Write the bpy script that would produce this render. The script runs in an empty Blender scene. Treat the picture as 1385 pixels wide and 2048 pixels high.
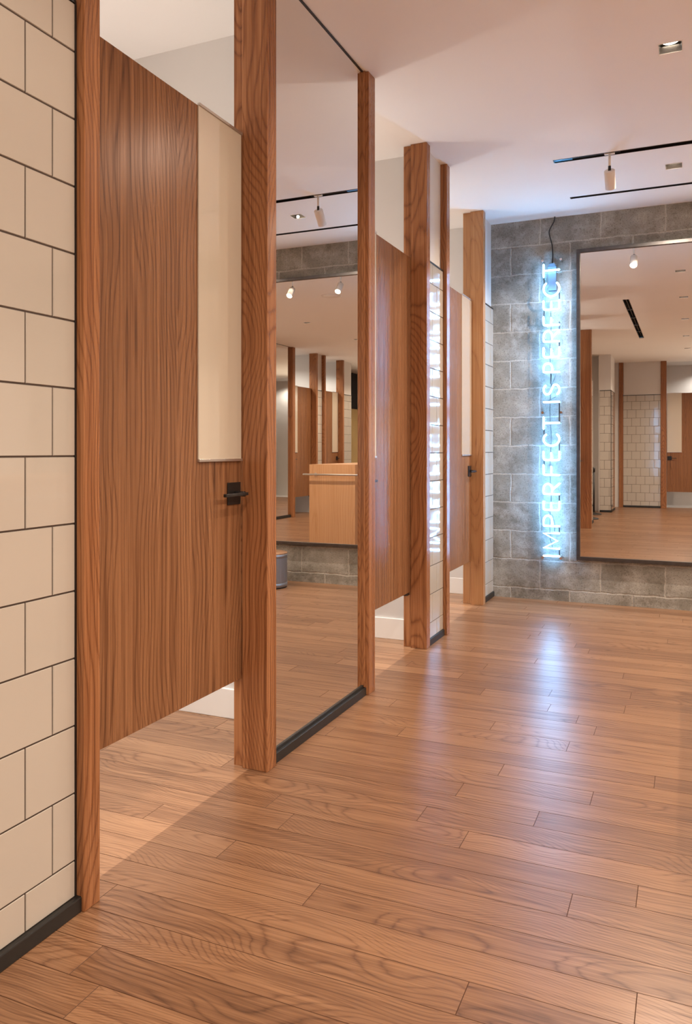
import bpy, bmesh, math, random
from mathutils import Vector, Matrix

S = bpy.context.scene
COL = S.collection
PI = math.pi
H = 3.47            # ceiling height

# ------------------------------------------------------------------ camera
cd = bpy.data.cameras.new('camera')
cam = bpy.data.objects.new('camera', cd)
COL.objects.link(cam)
cam.location = (0, 0, 1.36)
cam.rotation_euler = (PI / 2, 0, math.radians(23.587))
cd.sensor_fit = 'HORIZONTAL'
cd.sensor_width = 36
cd.lens = 36 * 1570 / 1385
cd.shift_y = -(1024 - 901) / 1385
cd.clip_start = 0.05
cd.clip_end = 100
S.camera = cam

# ------------------------------------------------------------------ world, exposure
w = bpy.data.worlds.new('world')
S.world = w
w.use_nodes = True
w.node_tree.nodes['Background'].inputs[0].default_value = (1, 0.86, 0.74, 1)
w.node_tree.nodes['Background'].inputs[1].default_value = 0.02
S.view_settings.view_transform = 'Standard'
S.view_settings.look = 'None'
S.view_settings.exposure = 0.33
S.view_settings.gamma = 1
S.view_settings.use_curve_mapping = False
S.cycles.max_bounces = 12
S.cycles.diffuse_bounces = 5
S.cycles.glossy_bounces = 8
S.cycles.transmission_bounces = 8
S.cycles.transparent_max_bounces = 12
S.cycles.caustics_reflective = True
S.cycles.caustics_refractive = False
S.cycles.blur_glossy = 1.0
S.cycles.sample_clamp_indirect = 6

WARM = (1.0, 0.84, 0.68)
NEUT = (1.0, 0.965, 0.92)
P_DOWN = 42        # ceiling downlights (W)
P_SIDE = 92       # downlights on the counter side
P_TRACK = 14       # track spotlights
P_ROOM = 330        # fitting room downlights
P_SCONCE = 15       # fitting room wall lamp
NEON = 58


# soft fill lamp added at the unseen rear wall to brighten the hall
ad = bpy.data.lights.new('lamp', 'AREA')
ad.shape = 'RECTANGLE'
ad.size, ad.size_y = 2.2, 2.6
ad.energy = 55
ad.spread = math.radians(125)
ad.color = (1.0, 0.86, 0.70)
ao = bpy.data.objects.new('rear_fill_light', ad)
COL.objects.link(ao)
ao.location = (2.9, -5.42, 1.7)
ao.rotation_euler = (math.radians(90 + 36), 0, math.radians(33))


# ------------------------------------------------------------------ materials
def new_mat(name):
    m = bpy.data.materials.new(name)
    m.use_nodes = True
    nt = m.node_tree
    for n in list(nt.nodes):
        nt.nodes.remove(n)
    out = nt.nodes.new('ShaderNodeOutputMaterial')
    b = nt.nodes.new('ShaderNodeBsdfPrincipled')
    nt.links.new(b.outputs[0], out.inputs[0])
    return m, nt, b


def N(nt, kind, **kw):
    n = nt.nodes.new('ShaderNode' + kind)
    for k, v in kw.items():
        if k in n.inputs:
            n.inputs[k].default_value = v
        else:
            setattr(n, k, v)
    return n


def ramp(nt, fac, stops):
    r = nt.nodes.new('ShaderNodeValToRGB')
    el = r.color_ramp.elements
    while len(el) < len(stops):
        el.new(0.5)
    for e, (p, c) in zip(el, stops):
        e.position = p
        e.color = (*c, 1)
    nt.links.new(fac, r.inputs[0])
    return r


def simple(name, col, rough=0.5, metal=0.0, noise=0.0, bump=0.0, scale=8, coat=0.0, spec=0.5):
    m, nt, b = new_mat(name)
    b.inputs['Roughness'].default_value = rough
    b.inputs['Metallic'].default_value = metal
    b.inputs['Coat Weight'].default_value = coat
    b.inputs['Coat Roughness'].default_value = 0.03
    b.inputs['Specular IOR Level'].default_value = spec
    tc = N(nt, 'TexCoord')
    nz = N(nt, 'TexNoise', Scale=scale, Detail=4.0)
    nt.links.new(tc.outputs['Object'], nz.inputs['Vector'])
    lo = tuple(c * (1 - noise) for c in col)
    hi = tuple(min(1, c * (1 + noise)) for c in col)
    r = ramp(nt, nz.outputs[0], [(0.3, lo), (0.7, hi)])
    nt.links.new(r.outputs[0], b.inputs['Base Color'])
    if bump:
        bp = N(nt, 'Bump', Strength=bump, Distance=0.002)
        nt.links.new(nz.outputs[0], bp.inputs['Height'])
        nt.links.new(bp.outputs[0], b.inputs['Normal'])
    return m


def emit(name, col, strength):
    m, nt, b = new_mat(name)
    b.inputs['Base Color'].default_value = (0.8, 0.8, 0.8, 1)
    b.inputs['Emission Color'].default_value = (*col, 1)
    b.inputs['Emission Strength'].default_value = strength
    return m


def math_node(nt, op, a, bval):
    n = nt.nodes.new('ShaderNodeMath')
    n.operation = op
    nt.links.new(a, n.inputs[0])
    if hasattr(bval, 'links'):
        nt.links.new(bval, n.inputs[1])
    else:
        n.inputs[1].default_value = bval
    return n.outputs[0]


def wood(name, dark, mid, light, along='Z', rough=0.26, plank=False, rings=26.0, wobk=0.36, contrast=1.0):
    """walnut / oak: concentric growth rings cut lengthwise, pores and streaks"""
    m, nt, b = new_mat(name)
    L = nt.links
    tc = N(nt, 'TexCoord')
    sep = N(nt, 'SeparateXYZ')
    L.new(tc.outputs['Object'], sep.inputs[0])
    X, Y, Z = sep.outputs
    if along == 'Z':
        u, v, l = Y, X, Z
    else:
        u, v, l = Y, Z, X
    if plank:
        at = N(nt, 'Attribute', attribute_name='plank')
        sr = N(nt, 'SeparateColor')
        L.new(at.outputs['Color'], sr.inputs[0])
        r1, r2, r3 = sr.outputs
        u = math_node(nt, 'ADD', u, math_node(nt, 'MULTIPLY', r1, 9.0))
        v = math_node(nt, 'ADD', v, math_node(nt, 'MULTIPLY', r2, 7.0))
        l = math_node(nt, 'ADD', l, math_node(nt, 'MULTIPLY', r3, 23.0))
    else:
        oi = N(nt, 'ObjectInfo')
        l = math_node(nt, 'ADD', l, math_node(nt, 'MULTIPLY', oi.outputs['Random'], 17.0))
        r2 = oi.outputs['Random']
    # low-frequency wobble of the trunk axis along the length
    cl = N(nt, 'CombineXYZ')
    L.new(math_node(nt, 'MULTIPLY', u, 0.9), cl.inputs[0])
    L.new(math_node(nt, 'MULTIPLY', v, 0.9), cl.inputs[1])
    L.new(math_node(nt, 'MULTIPLY', l, 0.42 if not plank else 0.6), cl.inputs[2])
    nz = N(nt, 'TexNoise', Scale=1.6, Detail=2.0, Roughness=0.45)
    L.new(cl.outputs[0], nz.inputs['Vector'])
    wob = math_node(nt, 'MULTIPLY', math_node(nt, 'SUBTRACT', nz.outputs[0], 0.5), wobk)
    if plank:
        pp = math_node(nt, 'PINGPONG', u, 0.32)
    else:
        pp = math_node(nt, 'PINGPONG', math_node(nt, 'ADD', u, math_node(nt, 'MULTIPLY', r2, 0.5)), 0.29)
    uu = math_node(nt, 'ADD', pp, wob)
    vv = math_node(nt, 'ADD', math_node(nt, 'PINGPONG', v, 0.3), math_node(nt, 'MULTIPLY', wob, 0.5))
    d = math_node(nt, 'SQRT', math_node(nt, 'ADD', math_node(nt, 'MULTIPLY', uu, uu),
                                      math_node(nt, 'ADD', math_node(nt, 'MULTIPLY', vv, vv), 0.0006)), 0.0)
    # medium-frequency waviness
    c2 = N(nt, 'CombineXYZ')
    mu, ml = (16.0, 2.4) if plank else (16.0, 0.9)
    L.new(math_node(nt, 'MULTIPLY', u, mu), c2.inputs[0])
    L.new(math_node(nt, 'MULTIPLY', v, mu), c2.inputs[1])
    L.new(math_node(nt, 'MULTIPLY', l, ml), c2.inputs[2])
    n2 = N(nt, 'TexNoise', Scale=1.0, Detail=3.0, Roughness=0.55)
    L.new(c2.outputs[0], n2.inputs['Vector'])
    ring = math_node(nt, 'ADD', math_node(nt, 'MULTIPLY', d, rings), math_node(nt, 'MULTIPLY', n2.outputs[0], 1.6 if plank else 1.1))
    saw = math_node(nt, 'FRACT', ring, 0.0)
    # soft tooth: rises slowly then drops
    ab = math_node(nt, 'ABSOLUTE', math_node(nt, 'SUBTRACT', math_node(nt, 'MULTIPLY', saw, 2.0), 1.0), 0.0)
    tooth = math_node(nt, 'POWER', ab, 4.0)
    # fine fibres
    c3 = N(nt, 'CombineXYZ')
    L.new(math_node(nt, 'MULTIPLY', u, 240.0), c3.inputs[0])
    L.new(math_node(nt, 'MULTIPLY', v, 240.0), c3.inputs[1])
    L.new(math_node(nt, 'MULTIPLY', l, 6.0 if plank else 2.5), c3.inputs[2])
    n3 = N(nt, 'TexNoise', Scale=1.0, Detail=2.0, Roughness=0.6)
    L.new(c3.outputs[0], n3.inputs['Vector'])
    # broad streaks of darker heartwood
    c4 = N(nt, 'CombineXYZ')
    L.new(math_node(nt, 'MULTIPLY', u, 22.0), c4.inputs[0])
    L.new(math_node(nt, 'MULTIPLY', v, 22.0), c4.inputs[1])
    L.new(math_node(nt, 'MULTIPLY', l, 0.8 if plank else 0.28), c4.inputs[2])
    n4 = N(nt, 'TexNoise', Scale=1.0, Detail=4.0, Roughness=0.6)
    L.new(c4.outputs[0], n4.inputs['Vector'])
    c5 = N(nt, 'CombineXYZ')
    L.new(math_node(nt, 'MULTIPLY', u, 80.0), c5.inputs[0])
    L.new(math_node(nt, 'MULTIPLY', v, 80.0), c5.inputs[1])
    L.new(math_node(nt, 'MULTIPLY', l, 2.6 if plank else 0.5), c5.inputs[2])
    n5 = N(nt, 'TexNoise', Scale=1.0, Detail=3.0, Roughness=0.6)
    L.new(c5.outputs[0], n5.inputs['Vector'])
    f = math_node(nt, 'MULTIPLY', tooth, 0.34 * contrast)
    f = math_node(nt, 'ADD', f, math_node(nt, 'MULTIPLY', math_node(nt, 'SUBTRACT', n5.outputs[0], 0.5), 0.85 * contrast))
    f = math_node(nt, 'ADD', f, math_node(nt, 'MULTIPLY', math_node(nt, 'SUBTRACT', n3.outputs[0], 0.5), 0.75 * contrast))
    f = math_node(nt, 'ADD', f, math_node(nt, 'MULTIPLY', math_node(nt, 'SUBTRACT', n4.outputs[0], 0.46), (0.6 if plank else 0.42) * contrast))
    if plank:
        f = math_node(nt, 'ADD', f, math_node(nt, 'MULTIPLY', math_node(nt, 'SUBTRACT', r2, 0.5), 0.34))
    f = math_node(nt, 'ADD', f, 0.16)
    r = ramp(nt, f, [(0.0, light), (0.42, mid), (1.0, dark)])
    L.new(r.outputs[0], b.inputs['Base Color'])
    rr = math_node(nt, 'ADD', math_node(nt, 'MULTIPLY', f, 0.10), rough)
    L.new(rr, b.inputs['Roughness'])
    b.inputs['Specular IOR Level'].default_value = 0.38 if plank else 0.22
    bp = N(nt, 'Bump', Strength=0.10, Distance=0.0006)
    L.new(n3.outputs[0], bp.inputs['Height'])
    L.new(bp.outputs[0], b.inputs['Normal'])
    return m


M_WAL = wood('walnut_veneer', (0.045, 0.016, 0.007), (0.180, 0.077, 0.034), (0.310, 0.148, 0.070), rough=0.26, rings=46, wobk=0.42, contrast=1.25)
M_WALP = wood('walnut_solid', (0.040, 0.012, 0.004), (0.215, 0.082, 0.032), (0.40, 0.18, 0.080), rough=0.24, rings=62, wobk=0.55)
M_SAP = wood('walnut_sapwood', (0.11, 0.040, 0.016), (0.36, 0.175, 0.080), (0.46, 0.25, 0.12), rough=0.24, rings=26, wobk=0.8)
M_WALC = wood('walnut_counter', (0.22, 0.10, 0.04), (0.52, 0.27, 0.13), (0.66, 0.38, 0.20), rough=0.3, rings=34, contrast=0.6)
M_OAK = wood('oak_floor', (0.070, 0.030, 0.014), (0.205, 0.100, 0.050), (0.335, 0.180, 0.094), along='X', rough=0.30,
             plank=True, rings=95, wobk=0.5, contrast=1.1)
M_SEAM = simple('floor_seam', (0.10, 0.04, 0.016), 0.6)
M_PAINT = simple('white_wall_paint', (0.66, 0.635, 0.61), 0.6, noise=0.012, scale=2)
M_CEIL = simple('white_ceiling_paint', (0.90, 0.875, 0.845), 0.75, noise=0.01, scale=1.5)
M_BASEW = simple('white_baseboard_paint', (0.84, 0.81, 0.77), 0.4)
M_BLACK = simple('black_metal', (0.012, 0.011, 0.011), 0.32, noise=0.1)
M_BLACKM = simple('black_matte', (0.015, 0.014, 0.013), 0.45)
M_GROUT = simple('dark_grout', (0.055, 0.035, 0.025), 0.8)
M_TILE = simple('glazed_tile', (0.50, 0.455, 0.40), 0.07, noise=0.006, scale=3, coat=0.6)
M_STEEL = simple('dark_steel_frame', (0.10, 0.092, 0.09), 0.35, 0.9, noise=0.15, scale=20)
M_ALU = simple('brushed_aluminium', (0.62, 0.58, 0.54), 0.35, 0.9)
M_CHROME = simple('chrome', (0.85, 0.82, 0.8), 0.12, 1.0)
M_FROST = simple('back_painted_glass', (0.60, 0.53, 0.43), 0.16, coat=1.0)
M_WHITEM = simple('white_metal', (0.82, 0.76, 0.70), 0.4)
M_REFL = simple('lamp_reflector', (0.32, 0.30, 0.28), 0.22, 0.9, noise=0.1, scale=4)
M_BRASS = simple('brass_sheet', (0.62, 0.45, 0.20), 0.4, 0.5, noise=0.08, scale=2)
M_DARK = simple('dark_opening', (0.02, 0.022, 0.025), 0.6)
M_MESHM = simple('grey_metal', (0.38, 0.38, 0.39), 0.4, 0.6)
M_LENST = emit('spotlight_lens', (1.0, 0.90, 0.76), 40)
M_LENS = emit('lamp_lens', (1.0, 0.86, 0.68), 9)
M_NEON = emit('neon_tube', (0.20, 0.54, 1.0), NEON)
M_TRAFO = simple('grey_transformer', (0.14, 0.16, 0.20), 0.5)
M_BLUEP = simple('blue_film', (0.05, 0.30, 0.62), 0.3)

M_MIRROR, nt, b = new_mat('mirror_silver')
b.inputs['Metallic'].default_value = 1
b.inputs['Roughness'].default_value = 0.0
nz = N(nt, 'TexNoise', Scale=3.0)
r = ramp(nt, nz.outputs[0], [(0.0, (0.845, 0.83, 0.80)), (1.0, (0.855, 0.84, 0.81))])
nt.links.new(r.outputs[0], b.inputs['Base Color'])

M_ACRYL, nt, b = new_mat('clear_acrylic')
b.inputs['Base Color'].default_value = (0.97, 0.99, 1.0, 1)
b.inputs['Transmission Weight'].default_value = 1
b.inputs['Roughness'].default_value = 0.02
b.inputs['IOR'].default_value = 1.49
tr = N(nt, 'BsdfTransparent')
tr.inputs[0].default_value = (0.95, 0.97, 0.98, 1)
gl = N(nt, 'BsdfGlossy', Roughness=0.02)
fr = N(nt, 'Fresnel', IOR=1.16)
mx = N(nt, 'MixShader')
nt.links.new(fr.outputs[0], mx.inputs[0])
nt.links.new(tr.outputs[0], mx.inputs[1])
nt.links.new(gl.outputs[0], mx.inputs[2])
nt.links.new(mx.outputs[0], nt.nodes['Material Output'].inputs[0])


def perforated():
    m, nt, b = new_mat('perforated_metal')
    L = nt.links
    tc = N(nt, 'TexCoord')
    mp = N(nt, 'Mapping')
    mp.inputs['Scale'].default_value = (150, 90, 1)
    L.new(tc.outputs['UV'], mp.inputs[0])
    vo = N(nt, 'TexVoronoi', Scale=1.0, Randomness=0.0)
    L.new(mp.outputs[0], vo.inputs['Vector'])
    r = ramp(nt, vo.outputs['Distance'], [(0.30, (0.07, 0.07, 0.075)), (0.36, (0.48, 0.48, 0.49))])
    L.new(r.outputs[0], b.inputs['Base Color'])
    b.inputs['Metallic'].default_value = 0.6
    b.inputs['Roughness'].default_value = 0.4
    return m


M_PERF = perforated()


def block_wall():
    m, nt, b = new_mat('concrete_block')
    L = nt.links
    tc = N(nt, 'TexCoord')
    sep = N(nt, 'SeparateXYZ')
    L.new(tc.outputs['Object'], sep.inputs[0])
    cb = N(nt, 'CombineXYZ')
    L.new(math_node(nt, 'ADD', sep.outputs[0], 1.241 + 0.5295 * 10), cb.inputs[0])
    L.new(math_node(nt, 'ADD', sep.outputs[2], 0.1615), cb.inputs[1])
    wn = N(nt, 'TexNoise', Scale=7.0, Detail=4.0, Roughness=0.6)
    L.new(tc.outputs['Object'], wn.inputs['Vector'])
    ws = N(nt, 'VectorMath', operation='MULTIPLY_ADD')
    L.new(wn.outputs['Color'], ws.inputs[0])
    ws.inputs[1].default_value = (0.034, 0.034, 0)
    L.new(cb.outputs[0], ws.inputs[2])
    sb = N(nt, 'VectorMath', operation='SUBTRACT')
    L.new(ws.outputs[0], sb.inputs[0])
    sb.inputs[1].default_value = (0.017, 0.017, 0)
    br = N(nt, 'TexBrick', Scale=1.0)
    br.offset = 0.5
    br.inputs['Brick Width'].default_value = 0.5295
    br.inputs['Row Height'].default_value = 0.2615
    br.inputs['Mortar Size'].default_value = 0.0115
    br.inputs['Mortar Smooth'].default_value = 1.0
    br.inputs['Color1'].default_value = (0.235, 0.222, 0.192, 1)
    br.inputs['Color2'].default_value = (0.315, 0.30, 0.265, 1)
    br.inputs['Mortar'].default_value = (0.47, 0.45, 0.405, 1)
    L.new(sb.outputs[0], br.inputs['Vector'])
    # cloudy stains, speckle, pits
    cl = N(nt, 'TexNoise', Scale=3.2, Detail=6.0, Roughness=0.65)
    L.new(tc.outputs['Object'], cl.inputs['Vector'])
    cr = ramp(nt, cl.outputs[0], [(0.32, (0.52, 0.46, 0.40)), (0.56, (1, 1, 1)), (0.75, (1.0, 1.0, 1.0))])
    m1 = N(nt, 'Mix', data_type='RGBA', blend_type='MULTIPLY')
    m1.inputs[0].default_value = 0.85
    L.new(br.outputs['Color'], m1.inputs[6])
    L.new(cr.outputs[0], m1.inputs[7])
    # smeared pale mortar wash
    wa = N(nt, 'TexNoise', Scale=5.0, Detail=8.0, Roughness=0.7)
    L.new(sb.outputs[0], wa.inputs['Vector'])
    wr = ramp(nt, wa.outputs[0], [(0.46, (0, 0, 0)), (0.70, (0.85, 0.85, 0.85))])
    m2 = N(nt, 'Mix', data_type='RGBA', blend_type='MIX')
    L.new(wr.outputs[0], m2.inputs[0])
    L.new(m1.outputs[2], m2.inputs[6])
    m2.inputs[7].default_value = (0.46, 0.44, 0.40, 1)
    sp = N(nt, 'TexNoise', Scale=85.0, Detail=2.0, Roughness=0.7)
    L.new(tc.outputs['Object'], sp.inputs['Vector'])
    sr = ramp(nt, sp.outputs[0], [(0.32, (0.36, 0.33, 0.30)), (0.44, (1, 1, 1)), (0.60, (1, 1, 1)), (0.74, (1.25, 1.25, 1.25))])
    m3 = N(nt, 'Mix', data_type='RGBA', blend_type='MULTIPLY')
    m3.inputs[0].default_value = 0.8
    L.new(m2.outputs[2], m3.inputs[6])
    L.new(sr.outputs[0], m3.inputs[7])
    L.new(m3.outputs[2], b.inputs['Base Color'])
    b.inputs['Roughness'].default_value = 0.9
    h = math_node(nt, 'MULTIPLY', br.outputs['Fac'], -0.55)
    h = math_node(nt, 'ADD', h, math_node(nt, 'MULTIPLY', sp.outputs[0], 0.35))
    h = math_node(nt, 'ADD', h, math_node(nt, 'MULTIPLY', cl.outputs[0], 0.9))
    bp = N(nt, 'Bump', Strength=0.7, Distance=0.008)
    L.new(h, bp.inputs['Height'])
    L.new(bp.outputs[0], b.inputs['Normal'])
    return m


M_BLOCK = block_wall()


# ------------------------------------------------------------------ mesh helpers
def add_box(bm, x0, x1, y0, y1, z0, z1, bev=0.0, mi=0, rot=None, segs=2):
    x0, x1 = min(x0, x1), max(x0, x1)
    y0, y1 = min(y0, y1), max(y0, y1)
    z0, z1 = min(z0, z1), max(z0, z1)
    t = bmesh.new()
    vs = [t.verts.new((x, y, z)) for x in (x0, x1) for y in (y0, y1) for z in (z0, z1)]
    for f in ((0, 1, 3, 2), (4, 6, 7, 5), (0, 4, 5, 1), (2, 3, 7, 6), (0, 2, 6, 4), (1, 5, 7, 3)):
        t.faces.new([vs[i] for i in f])
    if bev:
        bmesh.ops.bevel(t, geom=t.edges[:], offset=bev, segments=segs, profile=0.5, affect='EDGES')
    merge(bm, t, mi, rot)


def merge(bm, t, mi=0, mat4=None):
    if mat4 is not None:
        t.transform(mat4)
    vm = {}
    for v in t.verts:
        vm[v] = bm.verts.new(v.co)
    for f in t.faces:
        nf = bm.faces.new([vm[v] for v in f.verts])
        nf.material_index = mi
        nf.smooth = f.smooth
    t.free()


def add_cyl(bm, p0, p1, r0, r1=None, n=24, mi=0, cap=True):
    r1 = r0 if r1 is None else r1
    p0, p1 = Vector(p0), Vector(p1)
    d = p1 - p0
    q = d.to_track_quat('Z', 'Y').to_matrix().to_4x4()
    t = bmesh.new()
    a, b_ = [], []
    for i in range(n):
        an = 2 * PI * i / n
        a.append(t.verts.new((math.cos(an) * r0, math.sin(an) * r0, 0)))
        b_.append(t.verts.new((math.cos(an) * r1, math.sin(an) * r1, d.length)))
    for i in range(n):
        f = t.faces.new((a[i], a[(i + 1) % n], b_[(i + 1) % n], b_[i]))
        f.smooth = True
    if cap:
        t.faces.new(a[::-1])
        t.faces.new(b_)
    merge(bm, t, mi, Matrix.Translation(p0) @ q)


def add_lathe(bm, prof, n=40, mi=0, loc=(0, 0, 0), smooth=True):
    rings = []
    for (r, z) in prof:
        if r < 1e-6:
            rings.append([bm.verts.new((loc[0], loc[1], loc[2] + z))])
        else:
            rings.append([bm.verts.new((loc[0] + r * math.cos(2 * PI * i / n), loc[1] + r * math.sin(2 * PI * i / n), loc[2] + z)) for i in range(n)])
    for a, c in zip(rings, rings[1:]):
        for i in range(n):
            j = (i + 1) % n
            if len(a) == 1 and len(c) == 1:
                continue
            if len(a) == 1:
                f = bm.faces.new((a[0], c[j], c[i]))
            elif len(c) == 1:
                f = bm.faces.new((a[i], a[j], c[0]))
            else:
                f = bm.faces.new((a[i], a[j], c[j], c[i]))
            f.smooth = smooth
            f.material_index = mi


def add_tube(bm, pts, r, n=10, mi=0, cap=True):
    pts = [Vector(p) for p in pts]
    rings = []
    prev = None
    for i, p in enumerate(pts):
        if i == 0:
            d = pts[1] - p
        elif i == len(pts) - 1:
            d = p - pts[i - 1]
        else:
            d = (pts[i + 1] - p).normalized() + (p - pts[i - 1]).normalized()
        d.normalize()
        if prev is None:
            up = Vector((0, 1, 0)) if abs(d.y) < 0.9 else Vector((1, 0, 0))
            a = d.cross(up).normalized()
        else:
            a = (prev - d * prev.dot(d)).normalized()
        prev = a
        c = d.cross(a)
        rings.append([bm.verts.new(p + a * (r * math.cos(2 * PI * k / n)) + c * (r * math.sin(2 * PI * k / n))) for k in range(n)])
    for a, c in zip(rings, rings[1:]):
        for k in range(n):
            f = bm.faces.new((a[k], a[(k + 1) % n], c[(k + 1) % n], c[k]))
            f.smooth = True
            f.material_index = mi
    if cap:
        # rounded ends
        for ring, sgn, p, q in ((rings[0], -1, pts[0], pts[1]), (rings[-1], 1, pts[-1], pts[-2])):
            d = (p - q).normalized()
            tip = bm.verts.new(p + d * r * 0.8)
            for k in range(n):
                vs = (ring[k], ring[(k + 1) % n], tip)
                f = bm.faces.new(vs if sgn > 0 else vs[::-1])
                f.smooth = True
                f.material_index = mi


def obj(name, bm, mats, parent=None, loc=None):
    bmesh.ops.recalc_face_normals(bm, faces=bm.faces[:])
    me = bpy.data.meshes.new(name)
    bm.to_mesh(me)
    bm.free()
    for m in (mats if isinstance(mats, (list, tuple)) else [mats]):
        me.materials.append(m)
    o = bpy.data.objects.new(name, me)
    COL.objects.link(o)
    if parent is not None:
        o.parent = parent
    if loc is not None:
        o.location = loc
    return o


def tag(o, label=None, cat=None, group=None, kind=None):
    if label:
        o['label'] = label
    if cat:
        o['category'] = cat
    if group:
        o['group'] = group
    if kind:
        o['kind'] = kind
    return o


def empty(name, loc, label, cat, group=None, rz=0):
    o = bpy.data.objects.new(name, None)
    o.empty_display_size = 0.1
    COL.objects.link(o)
    o.location = loc
    o.rotation_euler = (0, 0, rz)
    return tag(o, label, cat, group)


def boxobj(name, dims, mat, parent=None, bev=0.002):
    bm = bmesh.new()
    add_box(bm, *dims, bev=bev)
    return obj(name, bm, mat, parent)


# ------------------------------------------------------------------ floor
random.seed(7)
PITCH, Y0 = 0.1295, 2.486
KNOWN = {-5: [-0.515, -1.641], -4: [-0.118], -3: [-1.059], -2: [-1.447], -1: [-0.326], 0: [-0.144], 1: [-0.72, -1.478],
         2: [-0.916], 3: [-0.515], 5: [-0.347], 6: [-0.732], 9: [-0.508], 10: [-0.888], 12: [-0.515], 13: [-0.676],
         14: [-0.307, -1.065], 15: [-0.71], 20: [-0.904], 25: [-1.067]}
FX0, FX1 = -3.25, 6.0
bm = bmesh.new()
lay = bm.loops.layers.float_color.new('plank')
k = math.floor((-5.7 - Y0) / PITCH)
while Y0 + k * PITCH < 7.45:
    ya, yb = Y0 + k * PITCH, Y0 + (k + 1) * PITCH
    if k in KNOWN:
        js = sorted(KNOWN[k])
        a = js[0]
        while a > FX0:
            a -= random.uniform(1.1, 1.9)
            js.insert(0, a)
        a = js[-1]
        while a < FX1:
            a += random.uniform(1.1, 1.9)
            js.append(a)
    else:
        js = [FX0 - random.uniform(0, 1.5)]
        while js[-1] < FX1:
            js.append(js[-1] + random.uniform(0.9, 2.0))
    for xa, xb in zip(js, js[1:]):
        xa, xb = max(xa, FX0), min(xb, FX1)
        if xb - xa < 0.02:
            continue
        rc = (random.random(), random.random(), random.random(), 1)
        i1, i2 = 0.0012, 0.00005
        top = [bm.verts.new((x, y, 0)) for x, y in ((xa + i1, ya + i1), (xb - i1, ya + i1), (xb - i1, yb - i1), (xa + i1, yb - i1))]
        low = [bm.verts.new((x, y, -0.0016)) for x, y in ((xa + i2, ya + i2), (xb - i2, ya + i2), (xb - i2, yb - i2), (xa + i2, yb - i2))]
        fs = [bm.faces.new(top)]
        for q in range(4):
            f = bm.faces.new((low[q], low[(q + 1) % 4], top[(q + 1) % 4], top[q]))
            f.material_index = 1
            fs.append(f)
        for f in fs:
            for lp in f.loops:
                lp[lay] = rc
    k += 1
vs = [bm.verts.new(p) for p in ((FX0, -5.8, -0.004), (FX1, -5.8, -0.004), (FX1, 7.5, -0.004), (FX0, 7.5, -0.004))]
bm.faces.new(vs).material_index = 1
tag(obj('floor', bm, [M_OAK, M_SEAM]), 'oak plank floor running under the fitting room doors', 'floor', kind='structure')

# ------------------------------------------------------------------ ceiling with openings for lamps, tracks and slot diffuser
LAMP = [(-0.087, 4.448), (-0.10, 6.31), (-0.06, 2.72), (-0.05, 0.76), (-0.04, -1.28), (-0.02, -3.2),
        (2.45, 4.55), (2.45, 2.85), (2.45, 0.72), (2.45, -1.3), (2.45, -3.2), (2.45, 6.31), (1.18, 6.31)]  # last one is an added light, brightens the block wall and floor
RLAMP = [(-2.42, 0.75), (-2.42, 2.40), (-2.42, 4.60), (-2.42, 6.30)]       # inside the fitting rooms
HS = 0.056
holes = [(x - HS, x + HS, y - HS, y + HS) for x, y in LAMP]
holes += [(x - HS, x + HS, y - HS, y + HS) for x, y in RLAMP]
TRACKS = [(-0.903, 2.35, 5.835, 5.895), (-0.905, 2.35, 6.745, 6.785)]
SLOTD = (-0.845, -0.765, -1.24, 2.85)
holes += TRACKS + [SLOTD]
CX0, CX1, CY0, CY1 = -3.25, 6.0, -5.8, 7.5
xs = sorted({CX0, CX1} | {h[0] for h in holes} | {h[1] for h in holes})
ys = sorted({CY0, CY1} | {h[2] for h in holes} | {h[3] for h in holes})
bm = bmesh.new()
gv = {}


def gvert(i, j):
    if (i, j) not in gv:
        gv[(i, j)] = bm.verts.new((xs[i], ys[j], H))
    return gv[(i, j)]


for i in range(len(xs) - 1):
    for j in range(len(ys) - 1):
        mx_, my_ = (xs[i] + xs[i + 1]) / 2, (ys[j] + ys[j + 1]) / 2
        if any(h[0] < mx_ < h[1] and h[2] < my_ < h[3] for h in holes):
            continue
        bm.faces.new((gvert(i, j), gvert(i, j + 1), gvert(i + 1, j + 1), gvert(i + 1, j)))
for bx in ((CX0, CX1, CY0, CY1),):      # upper slab closes the void above
    add_box(bm, bx[0], bx[1], bx[2], bx[3], H + 0.22, H + 0.26)
tag(obj('ceiling', bm, M_CEIL), 'smooth white ceiling over the fitting room hall', 'ceiling', kind='structure')


# ------------------------------------------------------------------ tiles
TP, TR, GR = 0.1985, 0.2000, 0.004


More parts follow.
